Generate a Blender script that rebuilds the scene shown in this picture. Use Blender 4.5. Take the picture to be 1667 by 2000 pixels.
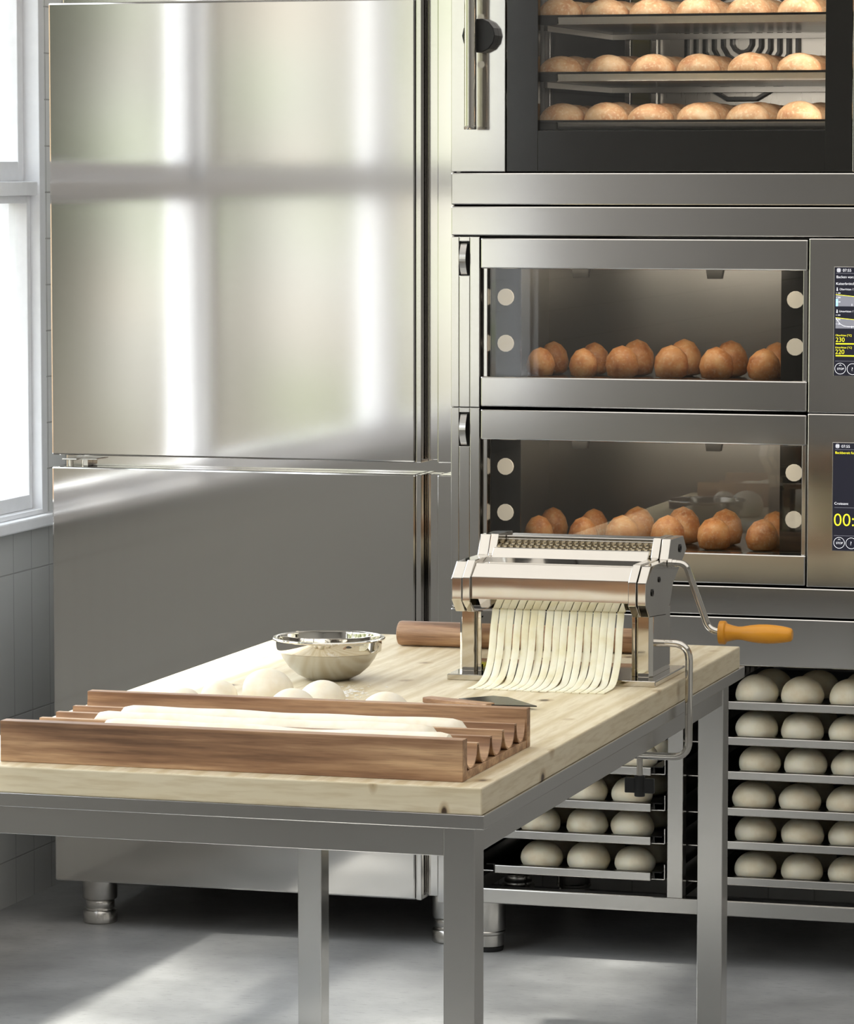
import bpy, bmesh, math, random
from mathutils import Vector, Matrix, noise

for o in list(bpy.data.objects):
    bpy.data.objects.remove(o)
S = bpy.context.scene
COL = S.collection
R = math.radians

# ---------------------------------------------------------------- camera, world, light, exposure
cam = bpy.data.cameras.new('camera')
cam.sensor_fit = 'HORIZONTAL'
cam.sensor_width = 36.0
cam.lens = 7675.0 / 1667.0 * 36.0
cam.clip_start = 0.1
cam_ob = bpy.data.objects.new('camera', cam)
COL.objects.link(cam_ob)
cam_ob.location = (0, 0, 1.7)
cam_ob.rotation_euler = (math.pi / 2 - R(4.941), 0, R(16.606))
S.camera = cam_ob

S.view_settings.view_transform = 'Standard'
S.view_settings.look = 'None'
S.view_settings.gamma = 1.0
S.view_settings.use_curve_mapping = False
S.view_settings.exposure = 0.83

SUN_DIR = Vector((1.0, 0.5, -1.7))
sun = bpy.data.lights.new('sun', 'SUN')
sun.energy = 9.0
sun.angle = R(3.0)
sun.color = (1.0, 0.97, 0.92)
sun_ob = bpy.data.objects.new('sun', sun)
COL.objects.link(sun_ob)
sun_ob.rotation_euler = SUN_DIR.to_track_quat('-Z', 'Y').to_euler()
sun_ob.location = (-6, 7, 8)

SKY = 3.2          # brightness of the open sky
WIN = (3.2, 8.6, 0.90, 3.0)     # window opening in the left wall: Y0, Y1, Z0, Z1
XW = -3.51                        # inner face of the left wall

portal = bpy.data.lights.new('window_daylight', 'AREA')
portal.shape = 'RECTANGLE'
portal.size = WIN[3] - WIN[2]
portal.size_y = WIN[1] - WIN[0]
portal.cycles.is_portal = True
portal_ob = bpy.data.objects.new('window_daylight', portal)
COL.objects.link(portal_ob)
portal_ob.location = (XW - 0.3, (WIN[0] + WIN[1]) / 2, (WIN[2] + WIN[3]) / 2)
portal_ob.rotation_euler = (0, R(-90), 0)

fill_l = bpy.data.lights.new('ceiling_fill', 'AREA')  # added soft fill overhead, brightens the table and the steel reflections
fill_l.shape = 'RECTANGLE'
fill_l.size = 4.4
fill_l.size_y = 7.0
fill_l.energy = 52
fill_l.color = (1.0, 0.97, 0.93)
fill_ob = bpy.data.objects.new('ceiling_fill', fill_l)
COL.objects.link(fill_ob)
fill_ob.location = (-0.7, 4.4, 3.15)


class NT:
    """small helper to wire shader nodes"""
    def __init__(self, tree):
        self.t = tree
        self.n = tree.nodes
        self.n.clear()

    def add(self, kind, **kw):
        nd = self.n.new(kind)
        for k, v in kw.items():
            if k.startswith('i_'):
                key = k[2:]
                key = int(key) if key.isdigit() else key.replace('_', ' ')
                self.put(v, nd.inputs[key])
            else:
                setattr(nd, k, v)
        return nd

    def put(self, v, sock):
        if isinstance(v, bpy.types.NodeSocket):
            self.t.links.new(v, sock)
        elif isinstance(v, bpy.types.Node):
            self.t.links.new(v.outputs[0], sock)
        else:
            if isinstance(v, tuple) and len(v) == 3 and len(getattr(sock, 'default_value', (0, 0, 0))) == 4:
                v = (*v, 1.0)
            sock.default_value = v

    def math(self, op, a, b=None, c=None):
        m = self.n.new('ShaderNodeMath')
        m.operation = op
        for i, v in enumerate((a, b, c)):
            if v is not None:
                self.put(v, m.inputs[i])
        return m.outputs[0]

    def mix(self, f, a, b, kind='RGBA'):
        m = self.n.new('ShaderNodeMix')
        m.data_type = kind
        ii = {'RGBA': (0, 6, 7), 'FLOAT': (0, 2, 3)}[kind]
        for i, v in zip(ii, (f, a, b)):
            self.put(v, m.inputs[i])
        return m.outputs[2 if kind == 'RGBA' else 0]

    def ramp(self, fac, stops, interp='LINEAR'):
        r = self.n.new('ShaderNodeValToRGB')
        r.color_ramp.interpolation = interp
        e = r.color_ramp.elements
        for k, (p, c) in enumerate(stops):
            if k == 0:
                el = e[0]
                el.position = p
            elif k == len(stops) - 1:
                el = e[len(e) - 1]
                el.position = p
            else:
                el = e.new(p)
            el.color = (*c, 1) if isinstance(c, tuple) else (c, c, c, 1)
        self.put(fac, r.inputs[0])
        return r.outputs[0]


def lin(r, g, b):
    f = lambda c: (c / 255) / 12.92 if c <= 10.3 else (((c / 255) + 0.055) / 1.055) ** 2.4
    return (f(r), f(g), f(b))


# the outdoors: bright sky, a garden of trees and sunlit gaps along the street side, pale ground
w = bpy.data.worlds.new('daylight')
S.world = w
w.use_nodes = True
t = NT(w.node_tree)
tc = t.add('ShaderNodeTexCoord')
nrm = t.add('ShaderNodeVectorMath', operation='NORMALIZE')
t.put(tc.outputs['Generated'], nrm.inputs[0])
sep = t.add('ShaderNodeSeparateXYZ')
t.put(nrm.outputs[0], sep.inputs[0])
X_, Y_, Z_ = sep.outputs
nx = t.math('MULTIPLY', X_, -1.0)
ny = t.math('MULTIPLY', Y_, -1.0)
az = t.math('MULTIPLY', t.math('ARCTAN2', nx, ny), 180 / math.pi)
nz1 = t.add('ShaderNodeTexNoise', i_Scale=26.0, i_Detail=3.0)
t.put(nrm.outputs[0], nz1.inputs['Vector'])
wob = t.math('MULTIPLY', t.math('SUBTRACT', nz1.outputs[0], 0.5), 1.2)
azw = t.math('ADD', az, wob)
G = lambda k, c=(1.0, 1.0, 1.0): tuple(k * q for q in c)
olive = (1.0, 0.97, 0.80)
warm = (1.0, 0.97, 0.92)
D0, D1 = 10.0, 26.0
bands = [(10, G(2.0)), (14, G(2.0)), (15.7, G(1.7, warm)), (16.4, G(0.90, warm)), (17.1, G(0.55, warm)), (17.75, G(0.55, warm)),
         (18.1, G(1.0)), (18.45, G(1.4)), (18.8, G(0.8)), (19.1, G(0.30, warm)), (19.9, G(0.20, warm)), (20.15, G(0.28, warm)), (20.4, G(1.1)), (20.75, G(1.5)),
         (21.0, G(0.9)), (21.3, G(0.14, olive)), (21.8, G(0.06, olive)), (23.2, G(0.05, olive)), (26, G(0.2, olive))]
near = t.ramp(t.math('DIVIDE', t.math('SUBTRACT', azw, D0), D1 - D0), [((a - D0) / (D1 - D0), c) for a, c in bands])
nz2 = t.add('ShaderNodeTexNoise', i_Scale=9.0, i_Detail=6.0, i_Roughness=0.65)
t.put(nrm.outputs[0], nz2.inputs['Vector'])
trees = t.ramp(nz2.outputs[0], [(0.30, (0.10, 0.12, 0.05)), (0.46, (0.35, 0.40, 0.20)), (0.56, (1.2, 1.2, 1.0)), (0.7, (2.4, 2.4, 2.4))])
nz3 = t.add('ShaderNodeTexNoise', i_Scale=48.0, i_Detail=3.0)
t.put(nrm.outputs[0], nz3.inputs['Vector'])
leafy = t.ramp(nz3.outputs[0], [(0.34, (0.80, 0.95, 0.60)), (0.5, (1.0, 1.0, 1.0)), (0.64, (1.08, 0.97, 0.84))])
lm = t.add('ShaderNodeVectorMath', operation='MULTIPLY')
t.put(near, lm.inputs[0])
t.put(leafy, lm.inputs[1])
near = lm.outputs[0]
is_near = t.math('MULTIPLY', t.math('GREATER_THAN', az, 5.0), t.math('LESS_THAN', az, 26.0))
low = t.mix(is_near, trees, near)
# towards the back of the room (past 110 degrees) everything outside is blown-out white
back = t.ramp(t.math('DIVIDE', t.math('ABSOLUTE', az), 180.0), [(0.58, 0.0), (0.70, 1.0)])
low = t.mix(back, low, (3.0, 3.0, 3.05))
sky = t.ramp(Z_, [(0.10, (SKY, SKY, SKY)), (1.0, (SKY * 0.8, SKY * 0.92, SKY * 1.1))])
upf = t.ramp(Z_, [(0.14, 0.0), (0.36, 1.0)])
col = t.mix(upf, low, sky)
gnd = t.ramp(t.math('MULTIPLY', Z_, -1.0), [(0.03, 0.0), (0.10, 1.0)])
gcol = t.mix(back, (0.34, 0.30, 0.25), (2.2, 2.2, 2.2))
col = t.mix(gnd, col, gcol)
bg = t.add('ShaderNodeBackground', i_Color=col, i_Strength=1.0)
wo = t.add('ShaderNodeOutputWorld', i_Surface=bg)


# ---------------------------------------------------------------- materials
def mat(name):
    m = bpy.data.materials.new(name)
    m.use_nodes = True
    t = NT(m.node_tree)
    return m, t


def out(t, shader):
    t.add('ShaderNodeOutputMaterial', i_Surface=shader)


def pbsdf(t, **kw):
    nd = t.add('ShaderNodeBsdfPrincipled')
    for k, v in kw.items():
        t.put(v, nd.inputs[k.replace('_', ' ')])
    return nd


def coords(t, scale=(1, 1, 1), rot=(0, 0, 0)):
    c = t.add('ShaderNodeTexCoord')
    mp = t.add('ShaderNodeMapping')
    mp.inputs['Scale'].default_value = scale
    mp.inputs['Rotation'].default_value = rot
    t.put(c.outputs['Object'], mp.inputs[0])
    return mp.outputs[0]


def noise_tex(t, vec, scale, detail=4.0, rough=0.55):
    n = t.add('ShaderNodeTexNoise', i_Scale=scale, i_Detail=detail, i_Roughness=rough)
    t.put(vec, n.inputs['Vector'])
    return n.outputs[0]


def bump(t, h, strength, dist=0.002):
    b = t.add('ShaderNodeBump', i_Strength=strength, i_Distance=dist)
    t.put(h, b.inputs['Height'])
    return b.outputs[0]


def simple(name, col, rough=0.5, metal=0.0, **kw):
    m, t = mat(name)
    n = noise_tex(t, coords(t), 40.0, 3.0)
    c = t.mix(n, tuple(q * 0.94 for q in col), tuple(min(q * 1.06, 1) for q in col))
    out(t, pbsdf(t, Base_Color=c, Roughness=rough, Metallic=metal, **kw))
    return m


def steel(name, col, rough, grain=(3, 3, 160), amount=0.04, b=0.0):
    m, t = mat(name)
    n = noise_tex(t, coords(t, grain), 6.0, 3.0)
    r = t.math('ADD', rough, t.math('MULTIPLY', t.math('SUBTRACT', n, 0.5), amount))
    c = t.mix(n, tuple(q * 0.985 for q in col), tuple(min(1, q * 1.015) for q in col))
    kw = {}
    if b:
        kw['Normal'] = bump(t, n, b, 0.0003)
    out(t, pbsdf(t, Base_Color=c, Roughness=r, Metallic=1.0, **kw))
    return m


M_SHEET = steel('brushed_steel_sheet', (0.66, 0.64, 0.615), 0.078, (3, 3, 160), 0.02)
M_OVEN = steel('brushed_steel_front', (0.65, 0.63, 0.605), 0.125, (3, 3, 160), 0.02)
M_TABLE = steel('satin_steel', (0.66, 0.645, 0.62), 0.22, (60, 60, 3))
M_CHROME = steel('polished_chrome', (0.65, 0.62, 0.57), 0.05, (4, 60, 60), 0.02)
M_ROLLER = steel('roller_steel', (0.34, 0.29, 0.20), 0.18, (4, 60, 60), 0.02)
M_BOWL = steel('bowl_steel', (0.56, 0.55, 0.52), 0.24, (6, 6, 80), 0.05)
M_RACK = steel('rack_steel', (0.62, 0.60, 0.57), 0.22, (4, 60, 60))
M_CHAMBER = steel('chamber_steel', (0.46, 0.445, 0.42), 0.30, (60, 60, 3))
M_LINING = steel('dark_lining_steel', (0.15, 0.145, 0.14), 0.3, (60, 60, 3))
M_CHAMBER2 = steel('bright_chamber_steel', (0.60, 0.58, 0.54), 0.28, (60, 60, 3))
M_BLACKSHEET = steel('black_tray_steel', (0.035, 0.034, 0.033), 0.28, (4, 60, 60))
M_BLACK = simple('black_plastic', (0.012, 0.012, 0.012), 0.38)
M_BLACKM = simple('black_panel', (0.022, 0.021, 0.019), 0.22)
M_BGLASS = simple('black_glass_frame', (0.022, 0.021, 0.019), 0.12)
M_OLIVE = simple('olive_seal_strip', lin(120, 112, 60), 0.5)
M_WHITE = simple('white_paint', (0.80, 0.80, 0.82), 0.35)
M_WALL = simple('plaster', (0.82, 0.81, 0.79), 0.7)
M_CEIL = simple('ceiling_plaster', (0.78, 0.77, 0.75), 0.8)
M_ORANGE = simple('amber_wood_lacquer', lin(228, 154, 38), 0.32)
M_SEAL = simple('black_rubber', (0.01, 0.01, 0.01), 0.5)
M_LIGHT_DISC = None


def lampmat(name, col, e):
    m, t = mat(name)
    n = noise_tex(t, coords(t), 30.0)
    out(t, pbsdf(t, Base_Color=col, Roughness=0.4, Emission_Color=t.mix(n, col, tuple(q * 0.97 for q in col)), Emission_Strength=e))
    return m


M_LAMP = lampmat('frosted_lamp_glass', lin(205, 196, 178), 0.45)
M_SCREEN = lampmat('display_dark', lin(24, 24, 38), 0.35)
M_TXT = lampmat('display_white', lin(232, 232, 236), 0.8)
M_TXTY = lampmat('display_yellow', lin(246, 238, 40), 0.9)
M_TXTG = lampmat('display_grey', lin(120, 120, 128), 0.6)
M_TXTB = lampmat('display_blue', lin(150, 200, 235), 0.8)


def glass(name, tint, refl=1.0, rough=0.0, k=1.0):
    m, t = mat(name)
    n = noise_tex(t, coords(t), 3.0)
    tr = t.add('ShaderNodeBsdfTransparent', i_Color=tint)
    gl = t.add('ShaderNodeBsdfGlossy', i_Color=(refl, refl, refl))
    gl.inputs['Roughness'].default_value = rough
    geo = t.add('ShaderNodeNewGeometry')
    ior = t.mix(geo.outputs['Backfacing'], 1.5, 1 / 1.5, 'FLOAT')     # a thin sheet: both faces reflect alike
    fr = t.add('ShaderNodeFresnel', i_IOR=ior)
    f = t.math('MULTIPLY', fr.outputs[0], t.math('MULTIPLY', k, t.math('ADD', 0.98, t.math('MULTIPLY', n, 0.04))))
    mx = t.add('ShaderNodeMixShader')
    t.put(f, mx.inputs[0])
    t.put(tr.outputs[0], mx.inputs[1])
    t.put(gl.outputs[0], mx.inputs[2])
    out(t, mx)
    return m


M_WGLASS = glass('window_glass', (0.97, 0.98, 0.97), k=0.35)
M_OGLASS = glass('oven_door_glass', (0.78, 0.77, 0.75), 1.0, 0.01)
M_CGLASS = glass('oven_clear_glass', (0.90, 0.89, 0.87), 1.0, 0.01)


def pine(name, axis):
    """pale spruce boards, the grain running along the given axis (0 x, 1 y)"""
    m, t = mat(name)
    sc = [11.0, 11.0, 11.0]
    sc[axis] = 1.15
    v = coords(t, tuple(sc))
    n0 = noise_tex(t, v, 0.9, 2.0)
    dv = t.add('ShaderNodeVectorMath', operation='SCALE')
    t.put(v, dv.inputs[0])
    dv.inputs['Scale'].default_value = 1.0
    wv = t.add('ShaderNodeTexWave', wave_type='BANDS', bands_direction='X' if axis else 'Y', i_Scale=0.55, i_Distortion=7.0, i_Detail=3.0)
    wv.inputs['Detail Scale'].default_value = 0.8
    t.put(dv.outputs[0], wv.inputs['Vector'])
    fine = noise_tex(t, coords(t, tuple(q * 6 for q in sc)), 2.0, 3.0)
    c = t.ramp(wv.outputs[0], [(0.0, lin(204, 186, 150)), (0.3, lin(219, 204, 174)), (0.75, lin(228, 215, 188)), (1.0, lin(221, 207, 177))])
    c = t.mix(t.math('MULTIPLY', t.ramp(fine, [(0.44, 0.0), (0.66, 1.0)]), 0.42), c, lin(184, 160, 116))
    c = t.mix(t.math('MULTIPLY', n0, 0.35), c, lin(232, 218, 184))
    # knots: small dark slits
    ks = [17.0, 9.0, 9.0] if axis == 0 else [9.0, 7.0, 9.0]
    vo = t.add('ShaderNodeTexVoronoi', i_Scale=1.0)
    vo.inputs['Randomness'].default_value = 0.9
    t.put(coords(t, tuple(ks)), vo.inputs['Vector'])
    k2 = t.ramp(vo.outputs['Distance'], [(0.06, 1.0), (0.10, 0.0)])
    k3 = t.ramp(vo.outputs['Distance'], [(0.11, 0.55), (0.17, 0.0)])
    c = t.mix(k3, c, lin(168, 138, 92))
    c = t.mix(k2, c, lin(70, 52, 34))
    out(t, pbsdf(t, Base_Color=c, Roughness=0.42, Normal=bump(t, wv.outputs[0], 0.12, 0.001)))
    return m


M_PINE_Y = pine('pine_long_grain', 1)
M_PINE_X = pine('pine_cross_grain', 0)


def walnut(name, sc=(1.1, 14.0, 20.0), light=0):
    m, t = mat(name)
    v = coords(t, sc)
    n = noise_tex(t, v, 2.0, 6.0, 0.6)
    n2 = noise_tex(t, coords(t, tuple(q * 5 for q in sc)), 3.0, 3.0)
    c = t.ramp(n, [(0.30, lin(104, 76, 56)), (0.43, lin(150, 113, 84)), (0.54, lin(178, 141, 107)), (0.66, lin(210, 173, 134))])
    c = t.mix(t.math('MULTIPLY', t.ramp(n2, [(0.5, 0.0), (0.7, 1.0)]), 0.35), c, lin(108, 74, 52))
    out(t, pbsdf(t, Base_Color=c, Roughness=0.45, Normal=bump(t, n2, 0.08, 0.0006)))
    return m


M_WALNUT = walnut('walnut')
M_PIN = walnut('walnut_round', (1.6, 26.0, 26.0))


def dough(name, base=(238, 226, 200), speck=(205, 186, 148)):
    m, t = mat(name)
    n = noise_tex(t, coords(t), 22.0, 4.0)
    n2 = noise_tex(t, coords(t), 240.0, 3.0)
    c = t.ramp(n, [(0.35, lin(*speck)), (0.55, lin(*base)), (0.75, lin(244, 236, 216))])
    nm = bump(t, t.math('ADD', n, t.math('MULTIPLY', n2, 0.25)), 0.25, 0.002)
    p = pbsdf(t, Base_Color=c, Roughness=0.62, Normal=nm)
    p.inputs['Subsurface Weight'].default_value = 0.12
    p.inputs['Subsurface Radius'].default_value = (0.01, 0.007, 0.004)
    p.inputs['Subsurface Scale'].default_value = 0.5
    out(t, p)
    return m


M_DOUGH = dough('raw_dough', (246, 238, 220), (238, 226, 202))
M_DOUGHR = dough('proofed_dough', (246, 236, 210), (236, 220, 188))
M_PASTA = dough('pasta_dough', (246, 240, 216), (236, 226, 190))
M_FLOUR = simple('flour', (0.92, 0.9, 0.86), 0.9)


def crust(name, dark, mid, pale, flour=0.55):
    m, t = mat(name)
    v = coords(t)
    info = t.add('ShaderNodeObjectInfo')
    ad = t.add('ShaderNodeVectorMath', operation='ADD')
    t.put(v, ad.inputs[0])
    t.put(info.outputs['Location'], ad.inputs[1])
    n = noise_tex(t, ad.outputs[0], 26.0, 4.0)
    n2 = noise_tex(t, ad.outputs[0], 160.0, 4.0)
    c = t.ramp(n, [(0.30, lin(*dark)), (0.5, lin(*mid)), (0.72, lin(*pale))])
    c = t.mix(t.ramp(n2, [(0.52, 0.0), (0.66, flour)]), c, lin(238, 214, 180))
    hue = t.add('ShaderNodeHueSaturation')
    t.put(t.math('ADD', 0.86, t.math('MULTIPLY', info.outputs['Random'], 0.26)), hue.inputs['Value'])
    t.put(c, hue.inputs['Color'])
    out(t, pbsdf(t, Base_Color=hue.outputs[0], Roughness=0.5, Normal=bump(t, t.math('ADD', n, t.math('MULTIPLY', n2, 0.5)), 0.3, 0.002)))
    return m


M_ROLL = crust('roll_crust', (168, 100, 50), (206, 140, 82), (226, 174, 116), 0.3)
M_LOAF = crust('pale_roll_crust', (196, 140, 98), (218, 174, 130), (236, 206, 168), 0.7)


def floor_mat():
    m, t = mat('polished_concrete')
    v = coords(t)
    n = noise_tex(t, v, 2.6, 8.0, 0.62)
    n2 = noise_tex(t, coords(t, (1, 3.0, 1)), 30.0, 5.0, 0.7)
    c = t.ramp(n, [(0.3, (0.19, 0.188, 0.184)), (0.5, (0.29, 0.288, 0.282)), (0.7, (0.40, 0.397, 0.39))])
    c = t.mix(t.ramp(n2, [(0.56, 0.0), (0.70, 0.65)]), c, (0.15, 0.148, 0.145))
    out(t, pbsdf(t, Base_Color=c, Roughness=t.math('ADD', 0.34, t.math('MULTIPLY', n, 0.25)), Normal=bump(t, n2, 0.08, 0.002)))
    return m


def tile_mat(name, axis):
    """glazed tiles; tall ones low on the wall, small square ones above; axis of the horizontal run 0 x or 1 y"""
    m, t = mat(name)
    c = t.add('ShaderNodeTexCoord')
    sp = t.add('ShaderNodeSeparateXYZ')
    t.put(c.outputs['Object'], sp.inputs[0])
    u = sp.outputs[axis]
    z = sp.outputs[2]

    def joint(v, pitch, phase, wd):
        q = t.math('FRACT', t.math('ADD', t.math('DIVIDE', t.math('SUBTRACT', v, phase), pitch), 100.5))
        d = t.math('MULTIPLY', t.math('ABSOLUTE', t.math('SUBTRACT', q, 0.5)), pitch)
        return t.ramp(t.math('DIVIDE', d, wd), [(0.35, 1.0), (1.0, 0.0)])
    ju = joint(u, 0.1095, 8.416 if axis else -1.62, 0.0022)
    jl = joint(z, 0.333, 0.106, 0.0022)
    jh = joint(z, 0.1085, 1.87, 0.0022)
    hi = t.math('GREATER_THAN', z, 0.885)
    jz = t.mix(hi, jl, jh, 'FLOAT')
    j = t.math('MAXIMUM', ju, jz)
    n = noise_tex(t, coords(t), 2.0)
    base = t.mix(n, (0.78, 0.78, 0.775), (0.84, 0.84, 0.83))
    base = t.mix(hi, (0.54, 0.54, 0.525), base)
    col = t.mix(j, base, (0.40, 0.39, 0.38))
    out(t, pbsdf(t, Base_Color=col, Roughness=0.22, Normal=bump(t, t.math('SUBTRACT', 1.0, j), 0.5, 0.0015)))
    return m


M_FLOOR = floor_mat()
M_TILE_Y = tile_mat('wall_tiles', 1)
M_TILE_X = tile_mat('wall_tiles_back', 0)


# ---------------------------------------------------------------- mesh helpers
def BM():
    return bmesh.new()


def box(bm, x0, x1, y0, y1, z0, z1, bev=0.0, seg=2, mi=0):
    r = bmesh.ops.create_cube(bm, size=1.0)
    vs = r['verts']
    for v in vs:
        v.co = Vector(((x0 + x1) / 2 + v.co.x * (x1 - x0), (y0 + y1) / 2 + v.co.y * (y1 - y0), (z0 + z1) / 2 + v.co.z * (z1 - z0)))
    fs = set(f for v in vs for f in v.link_faces)
    for f in fs:
        f.material_index = mi
    if bev > 0:
        es = list(set(e for v in vs for e in v.link_edges))
        bmesh.ops.bevel(bm, geom=es, offset=bev, segments=seg, profile=0.5, affect='EDGES', clamp_overlap=True)
    return bm


def prism(bm, prof, a0, a1, axis=0, bev=0.0):
    """extrude a closed profile along an axis. axis 0: profile (y,z); 1: (x,z); 2: (x,y)"""
    def P(p, a):
        return {0: (a, p[0], p[1]), 1: (p[0], a, p[1]), 2: (p[0], p[1], a)}[axis]
    v0 = [bm.verts.new(P(p, a0)) for p in prof]
    v1 = [bm.verts.new(P(p, a1)) for p in prof]
    n = len(prof)
    fs = [bm.faces.new(v0), bm.faces.new(v1)]
    for i in range(n):
        fs.append(bm.faces.new((v0[i], v0[(i + 1) % n], v1[(i + 1) % n], v1[i])))
    bmesh.ops.recalc_face_normals(bm, faces=fs)
    if bev > 0:
        es = list(set(e for f in fs for e in f.edges))
        bmesh.ops.bevel(bm, geom=es, offset=bev, segments=2, profile=0.5, affect='EDGES', clamp_overlap=True)
    return bm


def lathe(bm, prof, c=(0, 0, 0), axis=2, seg=32, cap=True):
    """revolve (radius, along) pairs about an axis through c"""
    c = Vector(c)
    rings = []
    for r, h in prof:
        ring = []
        for i in range(seg):
            a = 2 * math.pi * i / seg
            u, v = r * math.cos(a), r * math.sin(a)
            p = {2: (u, v, h), 0: (h, u, v), 1: (u, h, v)}[axis]
            ring.append(bm.verts.new(c + Vector(p)))
        rings.append(ring)
    fs = []
    for a, b in zip(rings, rings[1:]):
        for i in range(seg):
            j = (i + 1) % seg
            fs.append(bm.faces.new((a[i], a[j], b[j], b[i])))
    if cap:
        if prof[0][0] > 1e-5:
            fs.append(bm.faces.new(rings[0]))
        if prof[-1][0] > 1e-5:
            fs.append(bm.faces.new(rings[-1]))
    for f in fs:
        f.smooth = True
    bmesh.ops.recalc_face_normals(bm, faces=fs)
    return bm


def smooth_path(pts, n=8):
    """Catmull-Rom through the points"""
    P = [Vector(p) for p in pts]
    P = [P[0] * 2 - P[1]] + P + [P[-1] * 2 - P[-2]]
    res = []
    for i in range(1, len(P) - 2):
        p0, p1, p2, p3 = P[i - 1:i + 3]
        for k in range(n):
            s = k / n
            res.append(0.5 * ((2 * p1) + (p2 - p0) * s + (2 * p0 - 5 * p1 + 4 * p2 - p3) * s * s + (3 * p1 - p0 - 3 * p2 + p3) * s ** 3))
    res.append(P[-2])
    return res


def round_path(pts, rad, n=6):
    """polyline with rounded corners"""
    P = [Vector(p) for p in pts]
    res = [P[0]]
    for a, b, c in zip(P, P[1:], P[2:]):
        u, v = (a - b).normalized(), (c - b).normalized()
        d = min(rad, (a - b).length * 0.45, (c - b).length * 0.45)
        s, e = b + u * d, b + v * d
        for k in range(n + 1):
            q = k / n
            res.append(s * (1 - q) ** 2 + b * 2 * q * (1 - q) + e * q * q)
    res.append(P[-1])
    return res


def tube(bm, pts, r, seg=14):
    pts = [Vector(p) for p in pts]
    rings = []
    up = None
    for i, p in enumerate(pts):
        d = (pts[min(i + 1, len(pts) - 1)] - pts[max(i - 1, 0)]).normalized()
        if up is None:
            up = Vector((0, 0, 1)) if abs(d.z) < 0.9 else Vector((0, 1, 0))
        s = d.cross(up).normalized()
        up = s.cross(d).normalized()
        rr = r[i] if isinstance(r, (list, tuple)) else r
        rings.append([bm.verts.new(p + (s * math.cos(2 * math.pi * k / seg) + up * math.sin(2 * math.pi * k / seg)) * rr) for k in range(seg)])
    fs = []
    for a, b in zip(rings, rings[1:]):
        for k in range(seg):
            j = (k + 1) % seg
            fs.append(bm.faces.new((a[k], a[j], b[j], b[k])))
    fs.append(bm.faces.new(rings[0]))
    fs.append(bm.faces.new(rings[-1]))
    for f in fs:
        f.smooth = True
    bmesh.ops.recalc_face_normals(bm, faces=fs)
    return bm


def frame_yz(bm, x0, x1, y0, y1, z0, z1, wy, wz0, wz1, bev=0.002):
    """rectangular frame standing in the y-z plane"""
    box(bm, x0, x1, y0, y0 + wy, z0, z1, bev)
    box(bm, x0, x1, y1 - wy, y1, z0, z1, bev)
    box(bm, x0, x1, y0 + wy, y1 - wy, z0, z0 + wz0, bev)
    box(bm, x0, x1, y0 + wy, y1 - wy, z1 - wz1, z1, bev)


def world_root(o):
    l = Vector((0, 0, 0))
    while o:
        l += o.location
        o = o.parent
    return l


def obj(name, bm, m, parent=None, local=False, angle=38):
    """link a bmesh as one mesh object. local=False: coordinates are world ones"""
    if parent is not None and not local:
        bmesh.ops.translate(bm, verts=bm.verts, vec=-world_root(parent))
    for e in bm.edges:
        if len(e.link_faces) != 2 or e.calc_face_angle(0.0) > R(angle):
            e.smooth = False
    me = bpy.data.meshes.new(name)
    bm.to_mesh(me)
    bm.free()
    for q in (m if isinstance(m, (list, tuple)) else (m,)):
        me.materials.append(q)
    o = bpy.data.objects.new(name, me)
    COL.objects.link(o)
    if parent is not None:
        o.parent = parent
    return o


def tag(o, label, cat, group=None, kind=None):
    o['label'] = label
    o['category'] = cat
    if group:
        o['group'] = group
    if kind:
        o['kind'] = kind
    return o


def thing(name, label, cat, loc=(0, 0, 0), group=None):
    o = bpy.data.objects.new(name, None)
    COL.objects.link(o)
    o.location = loc
    o.empty_display_size = 0.05
    return tag(o, label, cat, group)


def struct(name, bm, m, label=None, parent=None):
    o = obj(name, bm, m, parent)
    if parent is None:
        o['kind'] = 'structure'
        o['label'] = label
        o['category'] = name.split('_')[0]
    return o


def copy_thing(o, loc, label, group=None):
    c = o.copy()
    COL.objects.link(c)
    c.location = loc
    c['label'] = label
    if group:
        c['group'] = group
    for ch in list(o.children):
        d = ch.copy()
        COL.objects.link(d)
        d.parent = c
        for g in ch.children:
            e = g.copy()
            COL.objects.link(e)
            e.parent = d
    return c


ORD = ['first', 'second', 'third', 'fourth', 'fifth', 'sixth', 'seventh', 'eighth', 'ninth', 'tenth', 'eleventh', 'twelfth',
       'thirteenth', 'fourteenth', 'fifteenth', 'sixteenth', 'seventeenth']
random.seed(5)

# ---------------------------------------------------------------- the room
Y_BACK = 8.97
b = BM(); box(b, XW - 0.15, 3.2, -2.2, Y_BACK + 0.1, -0.1, 0.0)
struct('floor', b, M_FLOOR, 'grey polished concrete floor of the bakery')
b = BM(); box(b, XW - 0.15, 3.2, -2.2, Y_BACK + 0.1, 3.2, 3.3)
struct('ceiling', b, M_CEIL, 'white plaster ceiling of the bakery')
b = BM()
box(b, XW - 0.15, XW, -2.2, WIN[0], 0, 3.2)
box(b, XW - 0.15, XW, WIN[1], Y_BACK + 0.1, 0, 3.2)
box(b, XW - 0.15, XW, WIN[0], WIN[1], 0, WIN[2] - 0.02)
box(b, XW - 0.15, XW, WIN[0], WIN[1], WIN[3], 3.2)
struct('wall_left', b, M_TILE_Y, 'white tiled wall with the big window beside the refrigerator')
b = BM(); box(b, XW, 3.1, Y_BACK, Y_BACK + 0.1, 0, 3.2)
struct('wall_back', b, M_TILE_X, 'tiled wall behind the ovens and the refrigerator')
b = BM(); box(b, 3.1, 3.2, -2.2, Y_BACK + 0.1, 0, 3.2)
struct('wall_right', b, M_WALL, 'plain plaster wall opposite the window')
b = BM(); box(b, XW, 3.1, -2.2, -2.1, 0, 3.2)
struct('wall_front', b, M_WALL, 'plain plaster wall facing the ovens')

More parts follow.
